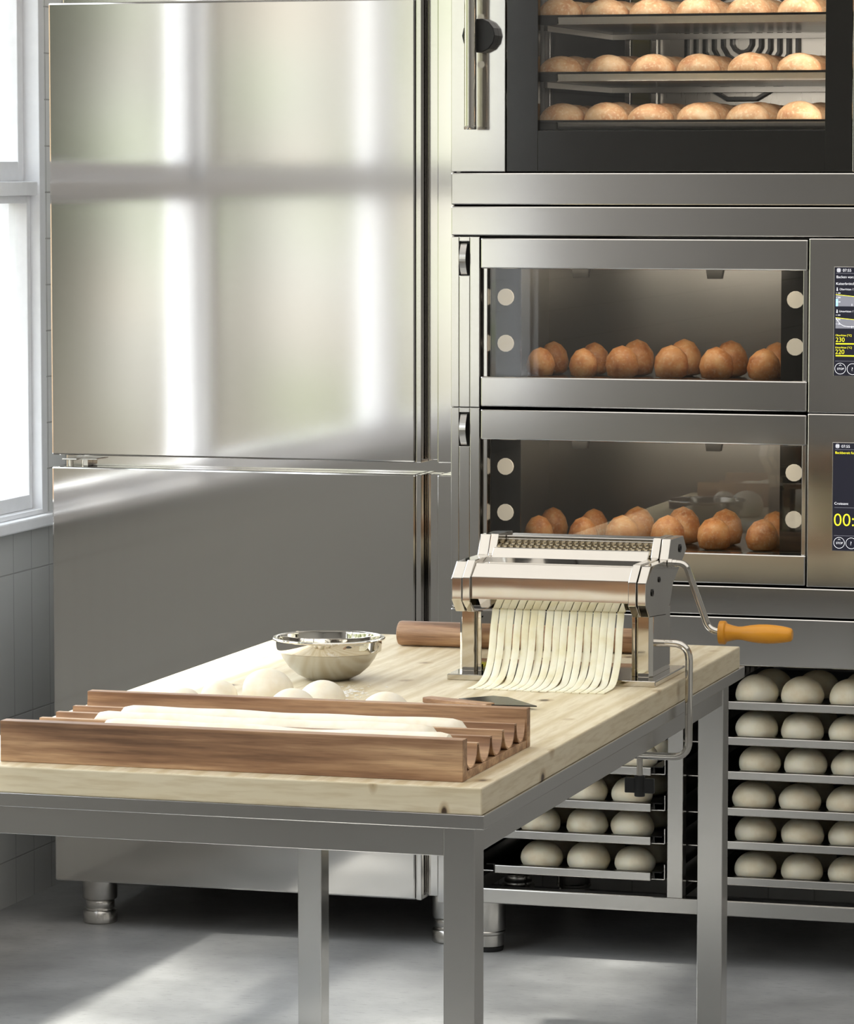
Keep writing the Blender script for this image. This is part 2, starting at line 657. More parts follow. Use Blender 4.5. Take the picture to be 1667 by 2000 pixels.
# the window: three tall units, each with an upper and a lower sash
win = bpy.data.objects.new('window_1', None)
COL.objects.link(win)
win.location = (XW, 5.9, 0.9)
win['kind'] = 'structure'
win['label'] = 'tall white sash window in the tiled wall beside the refrigerator'
win['category'] = 'window'
b = BM()
frame_yz(b, XW - 0.10, XW + 0.012, WIN[0], WIN[1], WIN[2], WIN[3], 0.034, 0.012, 0.05)
units = [(3.2, 4.95), (4.95, 6.6), (6.6, 8.6)]
for y in (4.95, 6.6):
    box(b, XW - 0.10, XW + 0.012, y - 0.025, y + 0.025, WIN[2] + 0.012, WIN[3] - 0.05, 0.002)
for y0, y1 in units:
    box(b, XW - 0.09, XW + 0.006, y0 + 0.03, y1 - 0.03, 1.646, 1.679, 0.003)
obj('window_frame', b, M_WHITE, win)
for y0, y1 in units:
    a0, a1 = y0 + (0.034 if y0 == 3.2 else 0.025), y1 - (0.034 if y1 == 8.6 else 0.025)
    b = BM(); frame_yz(b, XW - 0.06, XW - 0.012, a0, a1, 0.912, 1.646, 0.02, 0.034, 0.018)
    lo = obj('window_sash', b, M_WHITE, win)
    b = BM(); box(b, XW - 0.042, XW - 0.036, a0 + 0.018, a1 - 0.018, 0.944, 1.63)
    obj('window_pane', b, M_WGLASS, lo)
    b = BM(); frame_yz(b, XW - 0.075, XW - 0.027, a0, a1, 1.679, WIN[3] - 0.05, 0.034, 0.046, 0.046)
    up = obj('window_sash', b, M_WHITE, win)
    b = BM(); box(b, XW - 0.054, XW - 0.048, a0 + 0.03, a1 - 0.03, 1.72, WIN[3] - 0.09)
    obj('window_pane', b, M_WGLASS, up)
b = BM(); box(b, XW - 0.15, XW + 0.035, WIN[0] - 0.03, 8.655, 0.872, 0.90, 0.004)
obj('window_sill', b, M_WHITE, win)

# ---------------------------------------------------------------- refrigerator
YF = 8.17
fr = thing('upright_refrigerator', 'tall stainless steel refrigerator with two doors beside the window', 'refrigerator', (-2.86, 8.5, 0))
b = BM()
box(b, -3.300, -2.376, 8.225, 8.90, 0.11, 2.09, 0.003)
obj('cabinet_body', b, M_SHEET, fr)
for z0, z1 in ((1.070, 2.074), (0.106, 1.044)):
    b = BM()
    box(b, -3.313, -2.4632, YF, 8.222, z0, z1, 0.0042, 2)
    box(b, -2.4610, -2.4490, YF, 8.222, z0, z1, 0.0015)
    box(b, -2.4640, -2.4600, YF + 0.006, 8.220, z0 + 0.002, z1 - 0.002)
    d = obj('door', b, M_SHEET, fr)
    b = BM()
    box(b, -3.30, -2.452, 8.222, 8.226, z0 + 0.01, z1 - 0.01)
    obj('door_gasket', b, M_SEAL, d)
    b = BM()
    box(b, -2.4135, -2.374, YF, 8.224, z0 - (0.004 if z0 < 1 else 0), z1, 0.003, 2)
    box(b, -2.4445, -2.4145, 8.206, 8.224, z0 + 0.004, z1 + 0.0, 0.002)
    obj('side_stile', b, M_SHEET, fr)
b = BM()
box(b, -3.290, -3.255, 8.174, 8.2245, 1.0585, 1.062, 0.001)
box(b, -3.257, -3.212, 8.190, 8.2245, 1.0590, 1.0625, 0.001)
lathe(b, [(0.0055, 1.0445), (0.0055, 1.0585)], (-3.272, 8.186, 0), 2, 16)
box(b, -3.248, -3.236, 8.196, 8.2245, 1.0445, 1.059, 0.001)
obj('hinge', b, M_RACK, fr)


def foot(bm, x, y, r, z1, black=False):
    h = z1
    lathe(bm, [(0.0, 0.0), (r * 0.94, 0.0), (r, 0.003), (r, 0.026), (r * 0.95, 0.029), (r * 0.82, 0.030), (r * 0.80, 0.034), (r * 0.83, 0.036),
               (r * 0.83, 0.050), (r * 0.80, 0.052), (r * 0.96, 0.055), (r, 0.058), (r, h)], (x, y, 0), 2, 40)


for x, y in ((-3.238, 8.255), (-2.412, 8.262), (-3.238, 8.84), (-2.412, 8.84)):
    b = BM(); foot(b, x, y, 0.0395, 0.1105)
    obj('leg', b, M_RACK, fr)

# ---------------------------------------------------------------- ovens
YO = 8.13
OX0, OX1 = -2.371, -1.345


def hole_panel(bm, x0, x1, z0, z1, hx0, hx1, hz0, hz1, y0, y1, bev=0.0015):
    """upright panel with a rectangular hole"""
    box(bm, x0, hx0, y0, y1, z0, z1, bev)
    box(bm, hx1, x1, y0, y1, z0, z1, bev)
    box(bm, hx0, hx1, y0, y1, z0, hz0, bev)
    box(bm, hx0, hx1, y0, y1, hz1, z1, bev)


def merge(me_objs, name, m, parent):
    bm = BM()
    for o in me_objs:
        bm.from_mesh(o.data)
        me = o.data
        bpy.data.objects.remove(o)
        bpy.data.meshes.remove(me)
    me = bpy.data.meshes.new(name)
    bm.to_mesh(me)
    bm.free()
    me.materials.append(m)
    o = bpy.data.objects.new(name, me)
    COL.objects.link(o)
    o.parent = parent
    return o


def text_mesh(s, x, z, size, y, root):
    """flat lettering standing in the x-z plane, left edge at x, centred on z; returns a temporary mesh object in root's frame"""
    cu = bpy.data.curves.new('t', 'FONT')
    cu.body = s
    cu.size = size
    cu.align_x = 'LEFT'
    cu.extrude = 0.0001
    cu.offset = -0.012 * size
    o = bpy.data.objects.new('t', cu)
    COL.objects.link(o)
    dg = bpy.context.evaluated_depsgraph_get()
    me = bpy.data.meshes.new_from_object(o.evaluated_get(dg))
    L = world_root(root)
    me.transform(Matrix.Translation(Vector((x, y, z - size * 0.35)) - L) @ Matrix.Rotation(R(90), 4, 'X'))
    bpy.data.objects.remove(o)
    bpy.data.curves.remove(cu)
    r = bpy.data.objects.new('t', me)
    COL.objects.link(r)
    return r


def flat_mesh(build, root):
    bm = BM()
    build(bm)
    bmesh.ops.translate(bm, verts=bm.verts, vec=-world_root(root))
    me = bpy.data.meshes.new('t')
    bm.to_mesh(me)
    bm.free()
    o = bpy.data.objects.new('t', me)
    COL.objects.link(o)
    return o


def ring_bm(bm, x, z, r0, r1, y, seg=28):
    vs = []
    for i in range(seg):
        a = 2 * math.pi * i / seg
        vs.append((bm.verts.new((x + r0 * math.cos(a), y, z + r0 * math.sin(a))), bm.verts.new((x + r1 * math.cos(a), y, z + r1 * math.sin(a)))))
    for i in range(seg):
        p, q = vs[i], vs[(i + 1) % seg]
        bm.faces.new((p[0], p[1], q[1], q[0]))


def strip_bm(bm, pts, wd, y):
    """thin line through (x,z) points"""
    P = [Vector((p[0], 0, p[1])) for p in pts]
    L = []
    for i, p in enumerate(P):
        d = (P[min(i + 1, len(P) - 1)] - P[max(i - 1, 0)]).normalized()
        n = Vector((-d.z, 0, d.x)) * wd / 2
        L.append((bm.verts.new((p.x + n.x, y, p.z + n.z)), bm.verts.new((p.x - n.x, y, p.z - n.z))))
    for a, c in zip(L, L[1:]):
        bm.faces.new((a[0], a[1], c[1], c[0]))


def poly_bm(bm, pts, y):
    bm.faces.new([bm.verts.new((p[0], y, p[1])) for p in pts])


def display(panel, upper):
    """control display with its lettering; measured in display pixels from its top left corner"""
    z_top = 1.5022 if upper else 1.1343
    x0 = -1.5350
    KX, KZ = 1 / 924.0, 1 / 934.0
    px0, py0 = (1629.0, 522.0) if upper else (1625.7, 865.0)
    X = lambda p: x0 + (p - px0) * KX
    Zp = lambda p: z_top - (p - py0) * KZ
    yb = YO - 0.0015
    y1, y2, y3, y4 = yb - 0.0022, yb - 0.0025, yb - 0.0028, yb - 0.0031
    b = BM()
    box(b, x0 - 0.0012, -1.3990, yb - 0.0012, yb + 0.004, z_top - 0.2277, z_top + 0.0012, 0.0006)
    bezel = obj('display_bezel', b, M_RACK, panel)
    b = BM(); box(b, x0, -1.4000, yb - 0.0020, yb, z_top - 0.2265, z_top, 0.0)
    obj('display_glass', b, M_SCREEN, panel)
    white, yellow, grey = [], [], []
    def lettering(s, px, py, cap, m, nm):
        o = text_mesh(s, X(px), Zp(py), cap * KZ / 0.70, y3, panel)
        merge([o], nm, m, panel)
    W = lambda s, px, py, cap: lettering(s, px, py, cap, M_TXT, 'display_text')
    Yl = lambda s, px, py, cap: lettering(s, px, py, cap, M_TXTY, 'display_readout')
    ln = lambda L, px_pts, wd, y=y2: L.append(flat_mesh(lambda q: strip_bm(q, [(X(a), Zp(c)) for a, c in px_pts], wd * KZ, y), panel))
    right = px0 + 120
    if upper:
        cxp, cyp = 1637.3, 527.7
        W('07:55', 1645.0, 527.7, 5.4)
        ln(grey, [(1632, 533.5), (right, 533.5)], 0.6)
        W('Backen von:', 1632.6, 540.6, 5.0)
        W('Kaiserbr\u00f6tchen', 1632.0, 553.6, 5.0)
        for ty, txt, tx in ((564.6, 'Oberhitze / Schwaden', 1639.0), (607.6, 'Unterhitze / Schwaden', 1638.4)):
            W(txt, tx, ty, 3.9)
            ln(white, [(1634.6, ty - 3.2), (1634.6, ty + 2.0)], 1.5, y3)
            white.append(flat_mesh(lambda q: ring_bm(q, X(1634.6), Zp(ty + 2.0), 0.0001, 1.4 * KZ, y3, 12), panel))
        for base, yt, lo in ((598.0, 575.0, [572.3, 580.8, 589.4]), (641.2, 620.2, [615.2, 623.8, 632.5])):
            grey.append(flat_mesh(lambda q: poly_bm(q, [(X(1631.8), Zp(base)), (X(right), Zp(base)), (X(right), Zp(yt + 10)), (X(1631.8), Zp(yt))], y1), panel))
            ln(yellow, [(1631.8, yt), (1667, yt + 3.6), (right, yt + 10)], 0.9)
            for q, s in zip(lo, ('300', '200', '100')):
                ln(white, [(1632.2, q), (1634.2, q)], 0.6)
                W(s, 1635.6, q, 2.6)
            ln(grey, [(1661.5, base), (1661.5, yt + 3)], 0.4, y2)
            ln(white, [(1663.5, base - 1), (1663.5, base - 5)], 0.7)
        ln(white, [(1632, 620.2), (1636, 626.5), (1641, 632.5), (1648, 636.4), (1656, 637.6), (right, 637.8)], 0.7)
        blue = flat_mesh(lambda q: poly_bm(q, [(X(1632), Zp(598)), (X(1636.2), Zp(598)), (X(1636.2), Zp(583.6)), (X(1632), Zp(583.6))], y2), panel)
        Yl('Oberhitze [\u00b0C]', 1632.0, 654.5, 3.6)
        Yl('230', 1632.0, 663.0, 8.6)
        ln(yellow, [(1632.6, 671.2), (right - 8, 671.2)], 2.2)
        Yl('Unterhitze [\u00b0C]', 1631.6, 678.3, 3.6)
        Yl('220', 1631.6, 686.6, 8.6)
        ln(yellow, [(1632.6, 694.6), (right - 8, 694.6)], 2.2)
        ln(grey, [(1632, 705), (right, 705)], 0.6)
        buttons = ((1641.8, 719.7), (1665.8, 720.4))
    else:
        cxp, cyp = 1634.6, 871.0
        W('07:55', 1642.2, 871.2, 5.4)
        ln(grey, [(1630, 877.7), (right, 877.7)], 0.6)
        Yl('Backbereit f\u00fcr:', 1630.0, 883.8, 4.8)
        W('Croissant', 1629.2, 983.6, 5.0)
        ln(grey, [(1629.5, 991.8), (right, 991.8)], 0.6)
        Yl('00:', 1627.6, 1015.5, 24.6)
        ln(grey, [(1629, 1047.2), (right, 1047.2)], 0.6)
        buttons = ((1639.4, 1061.2), (1663.2, 1061.6))
        blue = None
    # round menu mark: a disc with four small squares
    grey.append(flat_mesh(lambda q: ring_bm(q, X(cxp), Zp(cyp), 0.00005, 4.7 * KZ, y2, 20), panel))
    for dx in (-1.6, 1.6):
        for dy in (-1.6, 1.6):
            white.append(flat_mesh(lambda q: ring_bm(q, X(cxp + dx), Zp(cyp + dy), 0.6 * KZ, 1.3 * KZ, y3, 8), panel))
    for k, (bx, by) in enumerate(buttons):
        white.append(flat_mesh(lambda q: ring_bm(q, X(bx), Zp(by), 10.4 * KZ, 11.0 * KZ, y3, 36), panel))
        if k == 0:
            W('STOP', bx - 6.2, by + 0.4, 4.0)
            ln(white, [(bx - 2.2, by - 5.6), (bx, by - 7.6), (bx + 2.2, by - 5.6)], 0.7, y3)
        else:
            W('?', bx - 2.4, by, 7.0)
    merge(white, 'display_marks', M_TXT, panel)
    if yellow:
        merge(yellow, 'display_lines', M_TXTY, panel)
    merge(grey, 'display_chart', M_TXTG, panel)
    if blue:
        merge([blue], 'display_bar', M_TXTB, panel)


def deck_oven(dz, upper):
    lab = ('stainless steel deck oven showing 230 and 220 on its display, above the other deck oven' if upper
           else 'stainless steel deck oven behind the pasta machine, its display showing Croissant')
    root = thing('deck_oven', lab, 'oven', (-1.86, 8.5, 0.827 + (0.368 if upper else 0)), 'deck ovens between stand and convection oven')
    z0, z1 = 1.196 + dz, 1.5625 + dz
    b = BM()
    hole_panel(b, OX0, -2.3065, z0, z1, -2.3525, -2.3285, 1.479 + dz, 1.552 + dz, YO, 8.19)
    st = obj('side_stile', b, M_OVEN, root)
    b = BM(); box(b, -2.3530, -2.3280, YO + 0.0165, 8.188, 1.478 + dz, 1.553 + dz)
    obj('handle_recess', b, M_BLACK, st)
    b = BM()
    pr = []
    n = 14
    for i in range(n + 1):
        s = i / n
        pr.append((YO + 0.006 - 0.013 * math.sin(math.pi * s), 1.4815 + dz + 0.066 * s))
    for i in range(n, -1, -1):
        s = i / n
        pr.append((YO + 0.012 - 0.011 * math.sin(math.pi * s), 1.4815 + dz + 0.066 * s))
    prism(b, pr, -2.3505, -2.3365, 0)
    obj('handle', b, M_RACK, root)
    # chamber
    b = BM()
    cz0, cz1 = 1.252 + dz, 1.512 + dz
    box(b, -2.318, -1.600, 8.170, 8.80, cz0 - 0.02, cz0)
    box(b, -2.318, -1.600, 8.170, 8.80, cz1, cz1 + 0.02)
    box(b, -2.318, -2.303, 8.170, 8.80, cz0, cz1)
    box(b, -1.600, -1.585, 8.170, 8.80, cz0, cz1)
    box(b, -2.318, -1.585, 8.70, 8.80, cz0, cz1)
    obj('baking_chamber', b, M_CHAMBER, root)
    b = BM(); box(b, -2.302, -1.601, 8.172, 8.69, cz0, cz0 + 0.004)
    obj('baking_stone', b, M_BLACKM, root)
    for x0, x1 in ((-2.302, -2.236), (-1.664, -1.602)):
        b = BM(); box(b, x0, x1, 8.206, 8.212, cz0 + 0.005, cz1 - 0.001)
        pn = obj('lamp_panel', b, M_BLACKM, root)
        for zz in (1.3310, 1.4310):
            b = BM(); lathe(b, [(0.0, 8.2015), (0.0178, 8.2015), (0.0185, 8.2035), (0.0185, 8.206)], ((x0 + x1) / 2, 0, zz + dz), 1, 14)
            obj('oven_lamp', b, M_LAMP, pn)
    for x0 in (-2.122, -1.828):
        b = BM(); prism(b, [(x0, 1.512 + dz), (x0 + 0.043, 1.512 + dz), (x0 + 0.036, 1.474 + dz), (x0 + 0.006, 1.474 + dz)], 8.195, 8.215, 1)
        obj('glass_clip', b, M_BLACKM, root)
    # door
    b = BM()
    box(b, -2.3035, -1.5925, YO - 0.003, 8.163, 1.4945 + dz, 1.5595 + dz, 0.0028)
    box(b, -2.3035, -1.5925, YO - 0.003, 8.163, 1.1980 + dz, 1.2625 + dz, 0.0028)
    box(b, -2.3000, -2.2915, YO + 0.008, 8.163, 1.2620 + dz, 1.4950 + dz, 0.001)
    box(b, -1.6035, -1.5945, YO + 0.008, 8.163, 1.2620 + dz, 1.4950 + dz, 0.001)
    d = obj('door', b, M_OVEN, root)
    b = BM(); box(b, -2.2915, -1.6035, 8.150, 8.156, 1.258 + dz, 1.499 + dz)
    obj('door_glass', b, M_OGLASS, d)
    b = BM(); box(b, -1.5905, OX1, YO, 8.17, z0, z1, 0.0026)
    pan = obj('control_panel', b, M_OVEN, root)
    b = BM()
    box(b, OX0 + 0.002, OX0 + 0.006, 8.19, 8.90, z0, z1)
    box(b, OX1 - 0.006, OX1 - 0.002, 8.17, 8.90, z0, z1)
    box(b, OX0 + 0.002, OX1 - 0.002, 8.88, 8.90, z0, z1)
    obj('casing', b, M_OVEN, root)
    display(pan, upper)
    return root


def crumb(bm, rx, ry, zt, zb, seed, amp, sub=3, flat=0.75, point=0.0):
    """rounded lump on a flat base at z=0: half-widths rx, ry, height zt above and zb below its widest ring"""
    r = bmesh.ops.create_icosphere(bm, subdivisions=sub, radius=1.0)
    for v in r['verts']:
        n = v.co.normalized()
        k = 1 + amp * noise.noise(n * 1.7 + Vector((seed * 7.3, seed, 0)))
        if n.z > 0:
            z = n.z * zt * (1 + point * n.z ** 3)
        else:
            z = max(n.z, -flat) * zb / flat
        v.co = Vector((n.x * rx * k, n.y * ry * k, z + zb))
    for f in bm.faces:
        f.smooth = True
    return bm


top_oven = None
for upper in (True, False):
    deck_oven(0.0 if upper else -0.3675, upper)

# rolls in the deck ovens
roll_protos = []
for i in range(3):
    b = BM(); crumb(b, 0.0375, 0.0375, 0.044, 0.029, i + 1, 0.05, 2, 0.62, 0.05)
    roll_protos.append(b)
RX = [(-2.208, 0.86), (-2.114, 0.85), (-2.020, 1.0), (-1.917, 1.03), (-1.815, 1.0), (-1.712, 0.97)]
roll_mesh = []
for i, b in enumerate(roll_protos):
    o = obj('bread_roll', b, M_ROLL, None, angle=30)
    roll_mesh.append(o)
used = [False] * 3
k = 0
for dk, dz in (('upper', 0.0), ('lower', -0.3675)):
    for row, y in (('front', 8.263), ('back', 8.385)):
        for i, (x, s) in enumerate(RX):
            p = roll_mesh[k % 3]
            o = p if not used[k % 3] else p.copy()
            if used[k % 3]:
                COL.objects.link(o)
            used[k % 3] = True
            k += 1
            o.location = (x + random.uniform(-0.004, 0.004), y + random.uniform(-0.004, 0.004), 1.2566 + dz)
            s2 = s * (1.0 if row == 'front' else 1.04)
            o.scale = (s2, s2, (0.94 if s > 0.9 else 1.0) * s2 * (1.0 if row == 'front' else 1.08))
            o.rotation_euler = (0, 0, random.uniform(0, 6.28))
            if i < 5:
                pos = ORD[i] + ' from the handle'
            else:
                pos = 'nearest the display'
            tag(o, f'brown bread roll in the {dk} deck oven, {row} row, {pos}', 'bread roll', 'brown rolls in the deck ovens')

# convection oven on top
co = thing('convection_oven', 'tall stainless steel convection oven with a black framed glass door and tubular handle', 'oven', (-1.86, 8.5, 1.563))
b = BM(); box(b, OX0, OX1, YO, 8.90, 1.6305, 1.6990, 0.0028)
box(b, OX0, OX1, YO, 8.90, 1.5645, 1.6275, 0.0028)
obj('base_panel', b, M_OVEN, co)
for xa, xb in ((OX0, -2.2500), (-1.5010, OX1)):
    b = BM(); box(b, xa, xb, YO, 8.150, 1.7010, 2.36, 0.0016)
    obj('door_stile', b, M_OVEN, co)
b = BM(); hole_panel(b, -2.2475, -1.5025, 1.7015, 2.36, -2.1785, -1.5590, 1.7880, 2.27, YO + 0.001, 8.15, 0.0008)
dfr = obj('door_frame', b, M_BGLASS, co)
b = BM(); box(b, -2.1800, -1.5580, 8.140, 8.145, 1.786, 2.272)
obj('door_glass', b, M_CGLASS, dfr)
b = BM()
box(b, OX0 + 0.001, OX0 + 0.010, 8.17, 8.90, 1.70, 2.36)
box(b, OX1 - 0.010, OX1 - 0.001, 8.17, 8.90, 1.70, 2.36)
box(b, OX0 + 0.001, OX1 - 0.001, 8.17, 8.90, 2.35, 2.36)
obj('casing', b, M_OVEN, co)
b = BM()
box(b, -2.38 + 0.03, -1.40, 8.155, 8.88, 1.703, 1.760)
box(b, -2.35, -1.40, 8.155, 8.88, 2.31, 2.335)
box(b, -1.42, -1.40, 8.155, 8.88, 1.760, 2.31)
box(b, -2.115, -1.40, 8.86, 8.88, 1.760, 2.31)
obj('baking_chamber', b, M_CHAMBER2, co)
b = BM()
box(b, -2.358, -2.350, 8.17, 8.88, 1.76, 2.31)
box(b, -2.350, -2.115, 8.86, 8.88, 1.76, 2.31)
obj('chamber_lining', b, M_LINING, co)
b = BM(); box(b, -2.146, -2.104, 8.846, 8.856, 1.762, 2.309)
obj('seal_strip', b, M_OLIVE, co)
for x in (-2.350, -2.160, -2.098):
    b = BM(); box(b, x, x + 0.013, 8.832, 8.846, 1.762, 2.309, 0.001)
    obj('rack_post', b, M_RACK, co)
# fan grille: nested twelve-sided rings
b = BM()
for r1 in (0.140, 0.118, 0.096, 0.074, 0.052, 0.030):
    for rr, y in ((r1, 8.848), (r1 - 0.011, 8.842)):
        pass
    seg = 12
    vs = []
    for i in range(seg):
        a = 2 * math.pi * (i + 0.5) / seg
        c, s = math.cos(a), math.sin(a)
        vs.append([bm_v for bm_v in (b.verts.new((-1.890 + c * r1, 8.858, 1.996 + s * r1)), b.verts.new((-1.890 + c * (r1 - 0.003), 8.840, 1.996 + s * (r1 - 0.003))),
                                     b.verts.new((-1.890 + c * (r1 - 0.010), 8.840, 1.996 + s * (r1 - 0.010))), b.verts.new((-1.890 + c * (r1 - 0.012), 8.858, 1.996 + s * (r1 - 0.012))))])
    for i in range(seg):
        p, q = vs[i], vs[(i + 1) % seg]
        for j in range(3):
            b.faces.new((p[j], p[j + 1], q[j + 1], q[j]))
bmesh.ops.recalc_face_normals(b, faces=b.faces)
obj('fan_grille', b, M_BLACKM, co, angle=20)
b = BM(); lathe(b, [(0.0, 8.0965), (0.0345, 8.0965), (0.0365, 8.099), (0.0365, 8.1295), (0.0, 8.1295)], (-2.301, 0, 1.990), 1, 14)
kn = obj('handle_boss', b, M_BLACK, co, angle=20)
b = BM(); lathe(b, [(0.0, 1.7905), (0.0125, 1.7905), (0.0135, 1.792), (0.0135, 1.798), (0.0130, 1.7985), (0.0130, 2.0655), (0.0135, 2.066), (0.0135, 2.072), (0.0, 2.073)],
                (-2.313, 8.078, 0), 2, 24)
for z in (1.93, 2.03):
    lathe(b, [(0.008, 8.08), (0.008, 8.10)], (-2.313, 0, z - 0.0), 1, 14)
obj('handle', b, M_CHROME, co)
# two oven lights behind the door give the chamber its light
for zz in (1.86, 1.965, 2.075, 2.18):
    l = bpy.data.lights.new('oven_light', 'AREA')
    l.shape = 'RECTANGLE'
    l.size = 0.5
    l.size_y = 0.02
    l.energy = 0.17
    l.color = (1.0, 0.95, 0.88)
    lo_ = bpy.data.objects.new('oven_light', l)
    COL.objects.link(lo_)
    lo_.location = (-1.79, 8.156, zz + 0.018)
    lo_.rotation_euler = (R(-65), 0, R(180))
l = bpy.data.lights.new('oven_side_fill', 'AREA')  # added fill hidden behind the door frame, lights the seal strip and posts
l.shape = 'RECTANGLE'
l.size = 0.02
l.size_y = 0.5
l.energy = 0.4
l.color = (1.0, 0.95, 0.88)
lo_ = bpy.data.objects.new('oven_side_fill', l)
COL.objects.link(lo_)
lo_.location = (-1.532, 8.158, 2.03)
lo_.rotation_euler = (R(90), 0, R(32))
for dz in (0.0, -0.3675):
    l = bpy.data.lights.new('deck_light', 'AREA')
    l.shape = 'RECTANGLE'
    l.size = 0.55
    l.size_y = 0.02
    l.energy = 0.60
    l.color = (1.0, 0.92, 0.80)
    lo_ = bpy.data.objects.new('deck_light', l)
    COL.objects.link(lo_)
    lo_.location = (-1.93, 8.18, 1.507 + dz)
    lo_.rotation_euler = (R(-25), 0, R(180))

# trays and pale rolls in the convection oven
ROWN = ['lowest', 'middle', 'top']
loaf = None
loafs = []
for i in range(3):
    b = BM(); crumb(b, 0.0490, 0.0500, 0.038, 0.017, 20 + i, 0.05, 3, 0.6)
    loafs.append(obj('pale_roll', b, M_LOAF, None))
lu = [False] * 3
k = 0
tray0 = None
for ti, zl in enumerate((1.808, 1.9105, 2.031)):
    lab = f'shallow steel baking tray of pale rolls on the {ROWN[ti]} visible shelf of the convection oven'
    if tray0 is None:
        tray0 = thing('baking_tray', lab, 'tray', (-1.86, 8.5, zl - 0.018), 'baking trays in the convection oven')
        b = BM()
        z = zl
        prism(b, [(8.170, z - 0.017), (8.166, z - 0.001), (8.168, z), (8.172, z - 0.001), (8.176, z - 0.0145), (8.75, z - 0.0145), (8.75, z - 0.0175)], -2.183, -1.470, 0)
        obj('tray_sheet', b, M_RACK, tray0)
        b = BM()
        box(b, -2.186, -1.468, 8.163, 8.1665, z - 0.002, z + 0.003, 0.001)
        box(b, -2.186, -2.145, 8.162, 8.1655, z - 0.018, z + 0.001, 0.001)
        obj('tray_rim', b, M_BLACKSHEET, tray0)
        b = BM()
        for x in (-2.18, -1.475):
            box(b, x - 0.004, x + 0.004, 8.20, 8.80, z - 0.030, z - 0.018)
        box(b, -2.18, -1.475, 8.780, 8.790, z - 0.030, z - 0.0176)
        obj('tray_runner', b, M_CHAMBER, tray0)
    else:
        copy_thing(tray0, (-1.86, 8.5, zl - 0.018), lab)
    for row in range(4):
        for i, x in enumerate((-2.153, -2.052, -1.953, -1.850, -1.742, -1.632, -1.525)):
            p = loafs[k % 3]
            o = p if not lu[k % 3] else p.copy()
            if lu[k % 3]:
                COL.objects.link(o)
            lu[k % 3] = True
            k += 1
            o.location = (x + random.uniform(-0.003, 0.003), 8.232 + row * 0.112, zl - 0.0138)
            o.scale = (random.uniform(0.96, 1.03),) * 2 + (random.uniform(0.95, 1.06),)
            o.rotation_euler = (0, 0, random.choice((0, math.pi)) + random.uniform(-0.2, 0.2))
            rw = ('front row', 'second row', 'third row', 'rearmost row')[row]
            pos = (ORD[i] + ' from the handle') if i < 6 else 'last'
            tag(o, f'pale roll on the {ROWN[ti]} tray behind black framed glass, {rw}, {pos}', 'bread roll', 'pale rolls in the convection oven')

# ---------------------------------------------------------------- oven stand with its trays of dough
stand = thing('oven_stand', 'stainless steel tray rack on round legs carrying the ovens', 'stand', (-1.86, 8.5, 0))
b = BM()
box(b, OX0, OX1, YO, 8.90, 0.7630, 0.8255, 0.0028)
box(b, OX0, OX1, YO, 8.90, 0.6560, 0.7595, 0.0028)
obj('top_panel', b, M_OVEN, stand)
b = BM()
box(b, OX0, OX1, YO, 8.165, 0.1155, 0.1490, 0.0028)
box(b, OX0, OX1, 8.865, 8.90, 0.1155, 0.1490, 0.0028)
for x0 in (OX0, -1.888, OX1 - 0.034):
    box(b, x0, x0 + 0.034, 8.165, 8.865, 0.1160, 0.1485, 0.001)
obj('base_frame', b, M_RACK, stand)
for x0 in (OX0, -1.888, OX1 - 0.034):
    for y0 in (YO + 0.001, 8.866):
        b = BM(); box(b, x0, x0 + 0.034, y0, y0 + 0.033, 0.149, 0.656, 0.0012)
        obj('post', b, M_RACK, stand)
for x0 in (-2.337, OX1 - 0.036):
    b = BM(); box(b, x0, x0 + 0.002, 8.17, 8.86, 0.15, 0.655)
    obj('side_sheet', b, M_BLACKSHEET, stand)
b = BM(); box(b, -1.8785, -1.8765, 8.168, 8.86, 0.15, 0.655)
obj('divider_sheet', b, M_BLACKSHEET, stand)
TZ = [0.1790, 0.2570, 0.3295, 0.4080, 0.4820, 0.5585]
for z in TZ:
    for x, s in ((-1.9045, -1), (-1.8655, 1), (-2.322, 1), (-1.400, -1)):
        b = BM()
        box(b, x - 0.0012, x + 0.0012, 8.178, 8.86, z, z + 0.032, 0.0005)
        box(b, min(x, x + s * 0.034), max(x, x + s * 0.034), 8.178, 8.86, z - 0.0012, z + 0.0012, 0.0005)
        obj('runner', b, M_RACK, stand)
for x, y in ((-2.306, 8.196), (-1.410, 8.196), (-2.266, 8.80), (-1.410, 8.80)):
    b = BM()
    lathe(b, [(0.0, 0.0), (0.034, 0.0), (0.036, 0.006), (0.036, 0.010)], (x, y, 0), 2, 40)
    pad = b
    b = BM()
    lathe(b, [(0.034, 0.010), (0.0365, 0.012), (0.0365, 0.036), (0.040, 0.039), (0.0405, 0.044), (0.039, 0.046), (0.040, 0.050), (0.040, 0.116)], (x, y, 0), 2, 40)
    lg = obj('leg', b, M_RACK, stand)
    obj('rubber_foot', pad, M_SEAL, lg)

